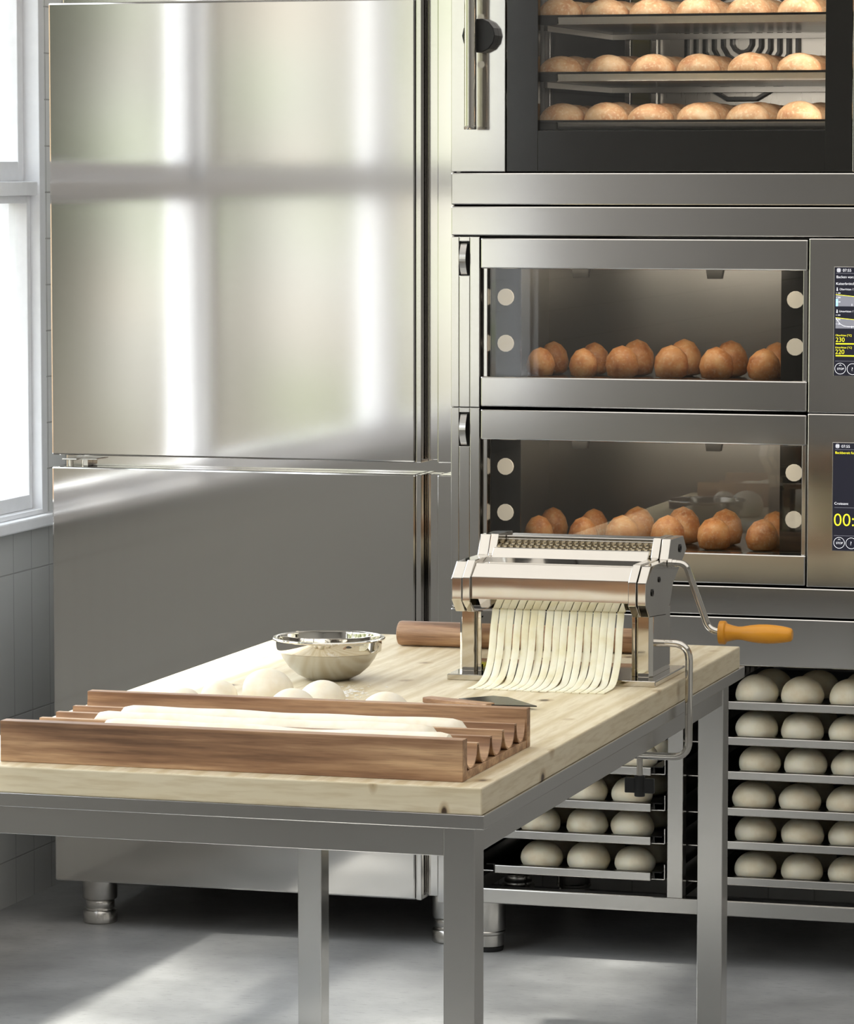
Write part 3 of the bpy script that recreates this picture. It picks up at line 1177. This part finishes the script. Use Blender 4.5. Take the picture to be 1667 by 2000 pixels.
bays = {'narrow bay behind the table leg': (-2.300, -1.908, [-2.195, -2.089, -1.987]), 'wide bay beside the post': (-1.814, -1.427, [-1.7160, -1.6150, -1.5130])}
TN = ['lowest', 'second lowest', 'third lowest', 'third highest', 'second highest', 'topmost']
dprot = []
for i in range(3):
    b = BM(); crumb(b, 0.0462, 0.0462, 0.0415, 0.0170, 40 + i, 0.04, 4, 0.55)
    dprot.append(obj('dough_ball', b, M_DOUGHR, None))
du = [False] * 3
k = 0
tprot = {}
for bi, (bay, (x0, x1, xs)) in enumerate(bays.items()):
    bn = 'far bay under the table edge' if bi == 0 else 'bay beyond the table leg'
    bn = 'bay under the clamp' if bi == 0 else 'bay past the table leg'
    for ti, z in enumerate(TZ):
        if bi == 0 and ti > 3:
            continue
        lab = f'black tray with steel front lip, {TN[ti]} in the {bn}'
        if bi not in tprot:
            tr = thing('proofing_tray', lab, 'tray', ((x0 + x1) / 2, 8.5, z + 0.0003), 'proofing trays in the rack')
            b = BM()
            zt = z + 0.0175
            prism(b, [(8.170, z + 0.004), (8.164, zt), (8.172, zt + 0.0005), (8.178, z + 0.0065), (8.80, z + 0.0065), (8.803, z + 0.003)], x0 + 0.016, x1 - 0.016, 0)
            for xa, xb in ((x0, x0 + 0.02), (x1 - 0.02, x1)):
                box(b, xa, xb, 8.166, 8.80, zt - 0.0015, zt + 0.0005)
            for xa in (x0 + 0.016, x1 - 0.018):
                box(b, xa, xa + 0.002, 8.17, 8.80, z + 0.0035, zt)
            obj('tray_sheet', b, M_BLACKSHEET, tr)
            b = BM()
            box(b, x0 + 0.022, x1 - 0.022, 8.154, 8.160, z + 0.000, z + 0.0175, 0.0015)
            box(b, x0 + 0.022, x1 - 0.022, 8.160, 8.170, z + 0.0005, z + 0.0035, 0.0005)
            obj('front_lip', b, M_RACK, tr)
            tprot[bi] = tr
        else:
            copy_thing(tprot[bi], ((x0 + x1) / 2, 8.5, z), lab)
        for row in range(2 if bi or ti < 3 else 2):
            for i, x in enumerate(xs):
                p = dprot[k % 3]
                o = p if not du[k % 3] else p.copy()
                if du[k % 3]:
                    COL.objects.link(o)
                du[k % 3] = True
                k += 1
                sh = (0.002, 0.0, -0.004, 0.006, 0.0, 0.0)[ti]
                o.location = (x + sh + random.uniform(-0.002, 0.002) + (0.0 if row == 0 else 0.008), 8.232 + row * 0.125, z + 0.0070)
                s = random.uniform(0.97, 1.02)
                o.scale = (s, s, s * random.uniform(0.97, 1.03))
                o.rotation_euler = (0, 0, random.uniform(0, 6.28))
                rw = 'front row' if row == 0 else 'row behind'
                if bi == 0:
                    pos = ('farthest from the post', 'midway to the post', 'nearest the post')[i]
                else:
                    pos = ('nearest the leg', 'second from the leg', 'third from the leg')[i]
                tag(o, f'dough ball, {TN[ti]} tray, {bn}, {rw}, {pos}', 'dough', 'proofing dough balls in the rack')

# ---------------------------------------------------------------- work table
tb = thing('work_table', 'steel framed work table with a thick knotty pine top', 'table', (-2.0, 6.4, 0))
b = BM(); box(b, -2.4450, -1.5540, 5.4935, 7.2970, 0.7590, 0.8000, 0.0025)
for f in b.faces:
    if f.normal.y < -0.5 or f.normal.y > 0.5:
        f.material_index = 1
obj('tabletop', b, [M_PINE_Y, M_PINE_X], tb)
b = BM(); box(b, -2.4485, -1.5515, 5.4960, 7.3290, 0.7370, 0.7588, 0.0014)
obj('table_rim', b, M_TABLE, tb)
b = BM()
box(b, -2.424, -1.6195, 5.518, 5.536, 0.6915, 0.7368, 0.001)
box(b, -2.424, -1.576, 7.255, 7.272, 0.6915, 0.7368, 0.001)
box(b, -1.590, -1.5725, 5.5635, 7.2280, 0.6945, 0.7368, 0.001)
box(b, -2.4275, -2.410, 5.5635, 7.2280, 0.6945, 0.7368, 0.001)
obj('apron', b, M_TABLE, tb)
for x0 in (-1.6195, -2.4200):
    for y0 in (5.5150, 7.2280):
        b = BM(); box(b, x0, x0 + 0.0485, y0, y0 + 0.0485, 0.0, 0.7369, 0.0013)
        obj('leg', b, M_TABLE, tb)

# ---------------------------------------------------------------- pasta machine
T = 0.8002
pm = thing('pasta_machine', 'polished chrome hand-cranked pasta machine clamped to the pine table', 'pasta machine', (-1.76, 6.8, T))
b = BM(); box(b, -1.9505, -1.5705, 6.6650, 6.9000, T, T + 0.0105, 0.0012)
obj('base_plate', b, M_CHROME, pm)
for x0, x1 in ((-1.9440, -1.9090), (-1.6210, -1.5885)):
    b = BM()
    xm = x0 + 0.023 if x0 < -1.8 else x0 + 0.010
    ch = [(x0, 6.726), (x0 + 0.006, 6.7165), (x1 - 0.006, 6.7165), (x1, 6.726), (x1, 6.856), (x0, 6.856)]
    prism(b, ch, T + 0.0105, T + 0.124, 2, 0.0008)
    up = obj('upright', b, M_CHROME, pm)
    xi0, xi1 = (x1 - 0.001, x1 + 0.006) if x0 < -1.8 else (x0 - 0.006, x0 + 0.001)
    b = BM()
    box(b, xi0, xi1, 6.722, 6.734, T + 0.0105, T + 0.110, 0.001)
    box(b, xi0, xi1, 6.7215, 6.7345, T + 0.105, T + 0.118, 0.001)
    box(b, xi0, xi1, 6.7215, 6.7345, T + 0.0105, T + 0.023, 0.001)
    obj('upright_channel', b, M_CHROME, up)
cheek = [(6.6665, 0.9440), (6.6665, 0.9830), (6.7000, 1.0095), (6.8350, 1.0085), (6.8560, 1.0440), (6.9570, 1.0415), (6.9850, 1.0145), (6.8760, 0.9620), (6.8540, 0.9300), (6.8200, 0.9110), (6.6930, 0.9200)]
for x0, x1, xr0, xr1 in ((-1.9430, -1.9235, -1.9225, -1.9080), (-1.6045, -1.5880, -1.6200, -1.6055)):
    b = BM(); prism(b, cheek, x0, x1, 0, 0.0016)
    c = obj('side_cheek', b, M_CHROME, pm)
    b = BM()
    ring = [(6.6640, 0.9420), (6.6640, 0.9840), (6.6990, 1.0120), (6.8330, 1.0110), (6.8550, 1.0450), (6.9500, 1.0425), (6.9700, 1.0140), (6.8700, 0.9620), (6.8500, 0.9320), (6.8180, 0.9150), (6.6980, 0.9190)]
    prism(b, ring, xr0, xr1, 0, 0.0012)
    obj('cheek_collar', b, M_CHROME, c)
    if x0 > -1.8:
        b = BM()
        for y, z, r in ((6.928, 1.021, 0.0075), (6.712, 0.962, 0.0065), (6.765, 0.980, 0.0050)):
            lathe(b, [(r * 0.55, -1.5882), (r, -1.5882), (r, -1.5862), (r * 0.6, -1.5862)], (0, y, z), 0, 20, cap=False)
        obj('axle_bush', b, M_BLACKSHEET, c)
XA, XB = -1.9078, -1.6202
b = BM()
prism(b, [(6.6720, 0.9455), (6.6720, 0.9850), (6.7030, 1.0065), (6.7260, 1.0065), (6.7260, 1.0030), (6.7050, 1.0030), (6.6755, 0.9835), (6.6755, 0.9470)], XA, XB, 0, 0.0006)
prism(b, [(6.6722, 0.9458), (6.6738, 0.9462), (6.6930, 0.9292), (6.6918, 0.9280)], -1.8950, -1.6300, 0, 0.0)
obj('cutter_cover', b, M_CHROME, pm)
b = BM()
prism(b, [(6.7320, 0.9700), (6.7360, 0.9700), (6.7090, 0.9300), (6.7055, 0.9300)], XA, XB, 0, 0.0004)
obj('outlet_chute', b, M_CHROME, pm)
b = BM()
prism(b, [(6.7340, 1.0000), (6.7720, 1.0105), (6.7780, 1.0105), (6.7780, 1.0070), (6.7350, 0.9965)], XA, XB, 0, 0.0005)
obj('feed_plate', b, M_CHROME, pm)
b = BM()
prism(b, [(6.8000, 1.0050), (6.8200, 1.0230), (6.8260, 1.0240), (6.8280, 1.0210), (6.8060, 1.0020)], XA, XB, 0, 0.0005)
obj('guard_plate', b, M_CHROME, pm)
b = BM()
box(b, XA, XB, 6.905, 6.955, 1.0330, 1.0385, 0.0015)
box(b, XA, XB, 6.905, 6.910, 0.9900, 1.0330, 0.001)
box(b, XA, XB, 6.760, 6.905, 0.9600, 0.9640)
obj('back_plate', b, M_CHROME, pm)
# ribbed cutting rollers
for y, z in ((6.850, 1.0110), (6.884, 1.0130)):
    b = BM()
    pf = []
    n = 24
    for i in range(n):
        xa = XA + 0.001 + (XB - XA - 0.002) * i / n
        xb = XA + 0.001 + (XB - XA - 0.002) * (i + 0.5) / n
        xc = XA + 0.001 + (XB - XA - 0.002) * (i + 1) / n
        off = 0 if y < 6.86 else 0.5
        a, c = (0.0165, 0.0125) if off == 0 else (0.0125, 0.0165)
        pf += [(a, xa), (a, xb - 0.0004), (c, xb), (c, xc - 0.0004)]
    lathe(b, [(0.0, XA + 0.0005)] + pf + [(0.0, XB - 0.0005)], (0, y, z), 0, 20)
    obj('cutting_roller', b, M_ROLLER, pm, angle=30)
# crank
YC = 6.835
b = BM()
lathe(b, [(0.0085, -1.5868), (0.0085, -1.5800), (0.0070, -1.5795), (0.0070, -1.5720)], (0, YC, 1.0030), 0, 20)
tube(b, round_path([(-1.585, YC, 1.0030), (-1.5560, YC, 1.0030), (-1.5125, YC, 0.8850), (-1.4800, YC, 0.8805)], 0.026, 7), 0.0062)
cr = obj('crank', b, M_CHROME, pm)
b = BM()
lathe(b, [(0.0, -1.4930), (0.0205, -1.4930), (0.0212, -1.4915), (0.0212, -1.4830), (0.0198, -1.4815), (0.0168, -1.4805), (0.0135, -1.4690), (0.0118, -1.4600), (0.0122, -1.4520), (0.0150, -1.4370),
          (0.0168, -1.4220), (0.0172, -1.4080), (0.0165, -1.3930), (0.0148, -1.3780), (0.0128, -1.3680), (0.0118, -1.3640), (0.0090, -1.3612), (0.0, -1.3608)], (0, YC, 0.8808), 0, 36)
obj('crank_handle', b, M_ORANGE, cr)
# table clamp
YK = 6.775
b = BM()
tube(b, round_path([(-1.612, YK, 0.8660), (-1.5350, YK, 0.8660), (-1.5350, YK, 0.6625), (-1.6320, YK, 0.6625)], 0.030, 7), 0.0068)
ck = obj('table_clamp', b, M_CHROME, pm)
b = BM(); lathe(b, [(0.0, 0.7365), (0.012, 0.7365), (0.012, 0.733), (0.0055, 0.732), (0.0055, 0.622)], (-1.624, YK, 0), 2, 16)
obj('clamp_screw', b, M_CHROME, ck)
b = BM()
lathe(b, [(0.0, 0.5885), (0.0090, 0.5885), (0.0095, 0.590), (0.0095, 0.626), (0.0, 0.627)], (-1.624, YK, 0), 2, 24)
box(b, -1.6510, -1.5970, YK - 0.004, YK + 0.004, 0.5945, 0.6210, 0.0015)
obj('clamp_knob', b, M_BLACK, ck)

# strands of fresh pasta
NS = 17
pitch = 0.01425
for i in range(NS):
    rnd = random.Random(100 + i)
    x = -1.8765 + pitch * (i + 0.5)
    e = rnd.uniform(-0.010, 0.010)
    g = rnd.uniform(-0.005, 0.005)
    q = rnd.uniform(-0.0007, 0.0007)
    path = [(6.7200, 0.9660), (6.7110, 0.9530), (6.7035, 0.9400), (6.6985, 0.9300), (6.6962, 0.9200), (6.6850 + g * 0.3, 0.8900), (6.6750 + g, 0.8500), (6.6520 + g * 0.6, 0.8180),
            (6.6230 + e, 0.8045), (6.5900 + e, 0.8014), (6.5500 + e * 0.3, 0.8012)]
    pts = smooth_path([(0, p[0], p[1]) for p in path], 5)
    b = BM()
    hw, th = 0.0064, 0.0010
    rows = []
    m_ = len(pts)
    for j, p in enumerate(pts):
        d = (pts[min(j + 1, m_ - 1)] - pts[max(j - 1, 0)]).normalized()
        nrm_ = Vector((0, -d.z, d.y))
        if nrm_.y > 0 and nrm_.z < 0:
            nrm_ = -nrm_
        s = j / (m_ - 1)
        dx = q * math.sin(s * 3.1) - 0.006 * s * s * (1 - i / NS) + 0.001 * s
        c0 = Vector((x + dx, p.y, p.z))
        rows.append([b.verts.new(c0 + Vector((sx * hw, 0, 0)) + nrm_ * sy * th) for sx, sy in ((-1, -0.6), (-0.8, -1), (0.8, -1), (1, -0.6), (1, 0.6), (0.8, 1), (-0.8, 1), (-1, 0.6))])
    for a, c in zip(rows, rows[1:]):
        for j in range(8):
            b.faces.new((a[j], a[(j + 1) % 8], c[(j + 1) % 8], c[j]))
    b.faces.new(rows[0])
    b.faces.new(rows[-1])
    for f in b.faces:
        f.smooth = True
    bmesh.ops.recalc_face_normals(b, faces=b.faces)
    o = obj('pasta_strand', b, M_PASTA, None)
    half = f'{ORD[i]} from the end away from the crank' if i < 9 else (f'{ORD[NS - 1 - i]} from the crank end' if i < NS - 1 else 'nearest the crank end')
    if i == 0:
        half = 'outermost at the end away from the crank'
    tag(o, f'flat fresh pasta strand hanging from the machine, {half}', 'pasta', 'pasta strands under the machine')

# ---------------------------------------------------------------- rolling pin
b = BM()
lathe(b, [(0.0, -2.1820), (0.0190, -2.1820), (0.0222, -2.1805), (0.0236, -2.1765), (0.0236, -1.7000), (0.0222, -1.6960), (0.0190, -1.6945), (0.0, -1.6945)], (0, 7.130, T + 0.0237), 0, 48)
o = obj('rolling_pin', b, M_PIN, None)
tag(o, 'plain walnut rolling pin lying behind the pasta machine', 'rolling pin')

# ---------------------------------------------------------------- mixing bowl
BX, BY = -2.154, 6.612
bw = thing('mixing_bowl', 'round stainless steel mixing bowl among the dough balls', 'bowl', (BX, BY, T))
b = BM()
zb = T
outer = [(0.0, zb), (0.034, zb), (0.040, zb + 0.002), (0.056, zb + 0.010), (0.071, zb + 0.023), (0.082, zb + 0.038), (0.0885, zb + 0.0515)]
inner = [(0.0868, zb + 0.0515), (0.080, zb + 0.0385), (0.069, zb + 0.0245), (0.055, zb + 0.012), (0.038, zb + 0.0035), (0.0, zb + 0.0025)]
lathe(b, outer + inner, (BX, BY, 0), 2, 56)
obj('bowl_body', b, M_BOWL, bw)
b = BM()
lathe(b, [(0.0887, zb + 0.0500), (0.0935, zb + 0.0515), (0.0940, zb + 0.0530), (0.0940, zb + 0.0710), (0.1000, zb + 0.0725), (0.1005, zb + 0.0745), (0.0995, zb + 0.0760), (0.0950, zb + 0.0765),
          (0.0915, zb + 0.0745), (0.0905, zb + 0.0700), (0.0895, zb + 0.0520), (0.0868, zb + 0.0512)], (BX, BY, 0), 2, 56, cap=False)
obj('rolled_rim', b, M_CHROME, bw)

# dough balls on the table
BALLS = [(-2.228, 6.060, 0.0335, 'smallest-looking dough ball at the outer end of the group, behind the baguette mould'),
         (-2.2110, 6.190, 0.0315, 'floury dough ball standing next to the biggest one, on the window side'),
         (-2.1330, 6.2150, 0.0440, 'biggest dough ball on the table, in front of the steel bowl'),
         (-2.0310, 6.0420, 0.0390, 'dough ball half hidden by the mould, overlapping the smooth one by the bowl foot'),
         (-2.0180, 6.1600, 0.0385, 'smooth pale dough ball closest to the bowl foot'),
         (-2.0900, 6.0050, 0.0255, 'low dough ball barely rising over the mould below the biggest one'),
         (-1.8690, 6.0330, 0.0400, 'single domed dough ball nearest the bench knife handle'),
         (-1.9300, 5.9820, 0.0275, 'low dough ball barely rising over the mould by the domed one')]
for i, (x, y, r, lab) in enumerate(BALLS):
    b = BM(); crumb(b, r * 1.0, r * 1.0, r * 0.88, r * 0.66, 60 + i, 0.05, 4, 0.66)
    o = obj('dough_ball', b, M_DOUGH, None)
    o.location = (x, y, T)
    tag(o, lab, 'dough', 'dough balls on the table')

# dusting of flour
b = BM()
rnd = random.Random(3)
for i in range(260):
    a = rnd.uniform(0, 6.28)
    q = abs(rnd.gauss(0, 1))
    x, y = -2.075 + 0.030 * q * math.cos(a), 6.44 + 0.055 * q * math.sin(a)
    r = rnd.uniform(0.0008, 0.0026)
    bmesh.ops.create_icosphere(b, subdivisions=1, radius=1.0, matrix=Matrix.Translation((x, y, T + r * 0.12)) @ Matrix.Diagonal((r * 1.5, r, r * 0.25, 1)))
o = obj('flour_dusting', b, M_FLOUR, None)
tag(o, 'light dusting of white flour on the pine top by the bowl foot', 'flour', kind='stuff')

# ---------------------------------------------------------------- baguette mould
mo = thing('baguette_mould', 'long walnut baguette mould with scalloped channels at the table edge', 'mould', (-1.965, 5.73, T))
MX0, MX1 = -2.3330, -1.5955
b = BM(); box(b, MX0, MX1, 5.5350, 5.5590, T, T + 0.0630, 0.0010)
obj('front_board', b, M_WALNUT, mo)
b = BM(); box(b, MX0, MX1, 5.8980, 5.9180, T, T + 0.0625, 0.0010)
obj('back_board', b, M_WALNUT, mo)
b = BM(); box(b, MX0 + 0.001, MX1 - 0.001, 5.5592, 5.8978, T, T + 0.0120, 0.0008)
obj('base_board', b, M_WALNUT, mo)
# scalloped liner: five troughs, four flat-topped crests
CR = [5.6286, 5.6998, 5.7690, 5.8410]
edges = [5.5592] + CR + [5.8978]
top = []
for i in range(5):
    a = edges[i] + (0.0062 if i else 0.0)
    c = edges[i + 1] - (0.0062 if i < 4 else 0.0)
    zt = T + 0.0462
    for j in range(19):
        q = math.pi * j / 18
        u = (a + c) / 2 - math.cos(q) * (c - a) / 2
        z = zt - 0.0325 * math.sin(q)
        top.append((u, z))
b = BM()
th = 0.0032
bot = []
for j, (u, z) in enumerate(top):
    p, n_ = top[max(j - 1, 0)], top[min(j + 1, len(top) - 1)]
    d = Vector((n_[0] - p[0], n_[1] - p[1])).normalized()
    nn = Vector((d.y, -d.x))
    if nn.y > 0:
        nn = -nn
    bot.append((min(max(u + nn.x * th, 5.5592), 5.8978), max(z + nn.y * th, T + 0.0100)))
xa, xb = -2.3330, -1.5985
V = [[b.verts.new((x, p[0], p[1])) for p in L] for x in (xa, xb) for L in (top, bot)]
n = len(top)
for i in range(n - 1):
    b.faces.new((V[0][i], V[0][i + 1], V[2][i + 1], V[2][i]))
    b.faces.new((V[1][i + 1], V[1][i], V[3][i], V[3][i + 1]))
    b.faces.new((V[0][i + 1], V[0][i], V[1][i], V[1][i + 1]))
    b.faces.new((V[2][i], V[2][i + 1], V[3][i + 1], V[3][i]))
for i in (0, n - 1):
    b.faces.new((V[0][i], V[2][i], V[3][i], V[1][i]))
for f in b.faces:
    f.smooth = True
bmesh.ops.recalc_face_normals(b, faces=b.faces)
obj('scalloped_liner', b, M_WALNUT, mo, angle=50)

BAG = [(5.8050, -2.247, -1.662, 'longest raw baguette lying in the mould channel nearest the dough balls', 0.0),
       (5.7345, -2.262, -1.688, 'raw baguette lying in the middle one of three filled mould channels', 0.001),
       (5.6645, -2.222, -1.640, 'slightly sagging raw baguette in the mould channel nearest the front board', 0.005)]
for i, (y, xa, xb, lab, sag) in enumerate(BAG):
    b = BM()
    pts, rr = [], []
    n = 40
    for j in range(n + 1):
        s = j / n
        x = xa + (xb - xa) * s
        z = T + 0.0310 - sag * math.exp(-((s - 0.62) / 0.16) ** 2) + 0.0006 * math.sin(9 * s + i)
        e = min(s, 1 - s) * (xb - xa)
        r = 0.0240 * min(1.0, (1 - max(0, 1 - e / 0.030) ** 2.2)) ** 0.5 if e > 0 else 0.004
        pts.append((x, y + 0.0012 * math.sin(7 * s + 2 * i), z))
        rr.append(max(r, 0.004) * (1 + 0.03 * math.sin(23 * s + i * 2)))
    tube(b, pts, rr, 24)
    o = obj('raw_baguette', b, M_DOUGH, None)
    tag(o, lab, 'baguette', 'raw baguettes in the mould')

# ---------------------------------------------------------------- bench knife
kn_ = thing('bench_knife', 'wooden handled dough knife lying behind the baguette mould', 'knife', (-1.82, 6.35, T))
b = BM()
ang = math.atan2(6.322 - 6.378, -1.770 + 1.901)
box(b, 0, 0.140, -0.012, 0.012, 0.0, 0.0095, 0.002)
bmesh.ops.rotate(b, verts=b.verts, cent=(0, 0, 0), matrix=Matrix.Rotation(ang, 3, 'Z'))
bmesh.ops.translate(b, verts=b.verts, vec=(-1.901, 6.372, T))
obj('handle', b, M_WALNUT, kn_)
b = BM()
prism(b, [(-1.846, 6.378), (-1.800, 6.430), (-1.770, 6.420), (-1.694, 6.326), (-1.780, 6.318)], T + 0.0052, T + 0.0072, 2, 0.0005)
obj('blade', b, M_BLACKSHEET, kn_)

# ---------------------------------------------------------------- the tree outside that dapples the sun
tree = thing('garden_tree', 'leafy garden tree outside the window whose shade dapples the floor', 'tree', (-6.9, 6.5, 0))
b = BM()
tube(b, smooth_path([(-6.9, 6.5, -0.3), (-6.85, 6.55, 2.5), (-6.7, 6.6, 5.0), (-6.6, 6.7, 6.9)], 5), [0.16 - 0.006 * i for i in range(16)], 12)
tube(b, smooth_path([(-6.80, 6.56, 3.8), (-6.6, 6.0, 5.3), (-6.5, 5.2, 6.6)], 5), [0.08 - 0.005 * i for i in range(11)], 10)
obj('trunk', b, M_WALNUT, tree)
b = BM()
rnd = random.Random(11)
M_LEAF = simple('leaf_green', lin(86, 112, 50), 0.5)
for (cx_, cy_, cz_, rr_, nl) in [(-6.5, 7.3, 6.9, 1.05, 420), (-6.4, 6.7, 7.1, 0.75, 150), (-6.5, 6.3, 6.7, 0.6, 150), (-6.5, 5.55, 6.9, 0.55, 62), (-6.5, 5.5, 7.7, 0.4, 22), (-6.5, 6.8, 7.5, 0.5, 90), (-6.5, 4.6, 6.5, 0.65, 130), (-6.5, 3.5, 6.5, 0.75, 190), (-6.5, 2.4, 6.5, 0.75, 190)]:
    for i in range(nl):
        d = Vector((rnd.gauss(0, 1), rnd.gauss(0, 1), rnd.gauss(0, 1))).normalized() * rr_ * rnd.random() ** 0.45
        c = Vector((cx_, cy_, cz_)) + d
        L = rnd.uniform(0.10, 0.19)
        m3 = Matrix.Rotation(rnd.uniform(0, 6.28), 3, 'Z') @ Matrix.Rotation(rnd.uniform(-1.0, 1.0), 3, 'X')
        pts = [(-L, 0, 0), (-L * 0.3, L * 0.36, 0.01), (L * 0.4, L * 0.28, 0), (L, 0, -0.02), (L * 0.4, -L * 0.28, 0), (-L * 0.3, -L * 0.36, 0.01)]
        b.faces.new([b.verts.new(c + m3 @ Vector(p)) for p in pts])
cr_ = obj('crown', b, M_LEAF, tree)
cr_['kind'] = 'stuff'
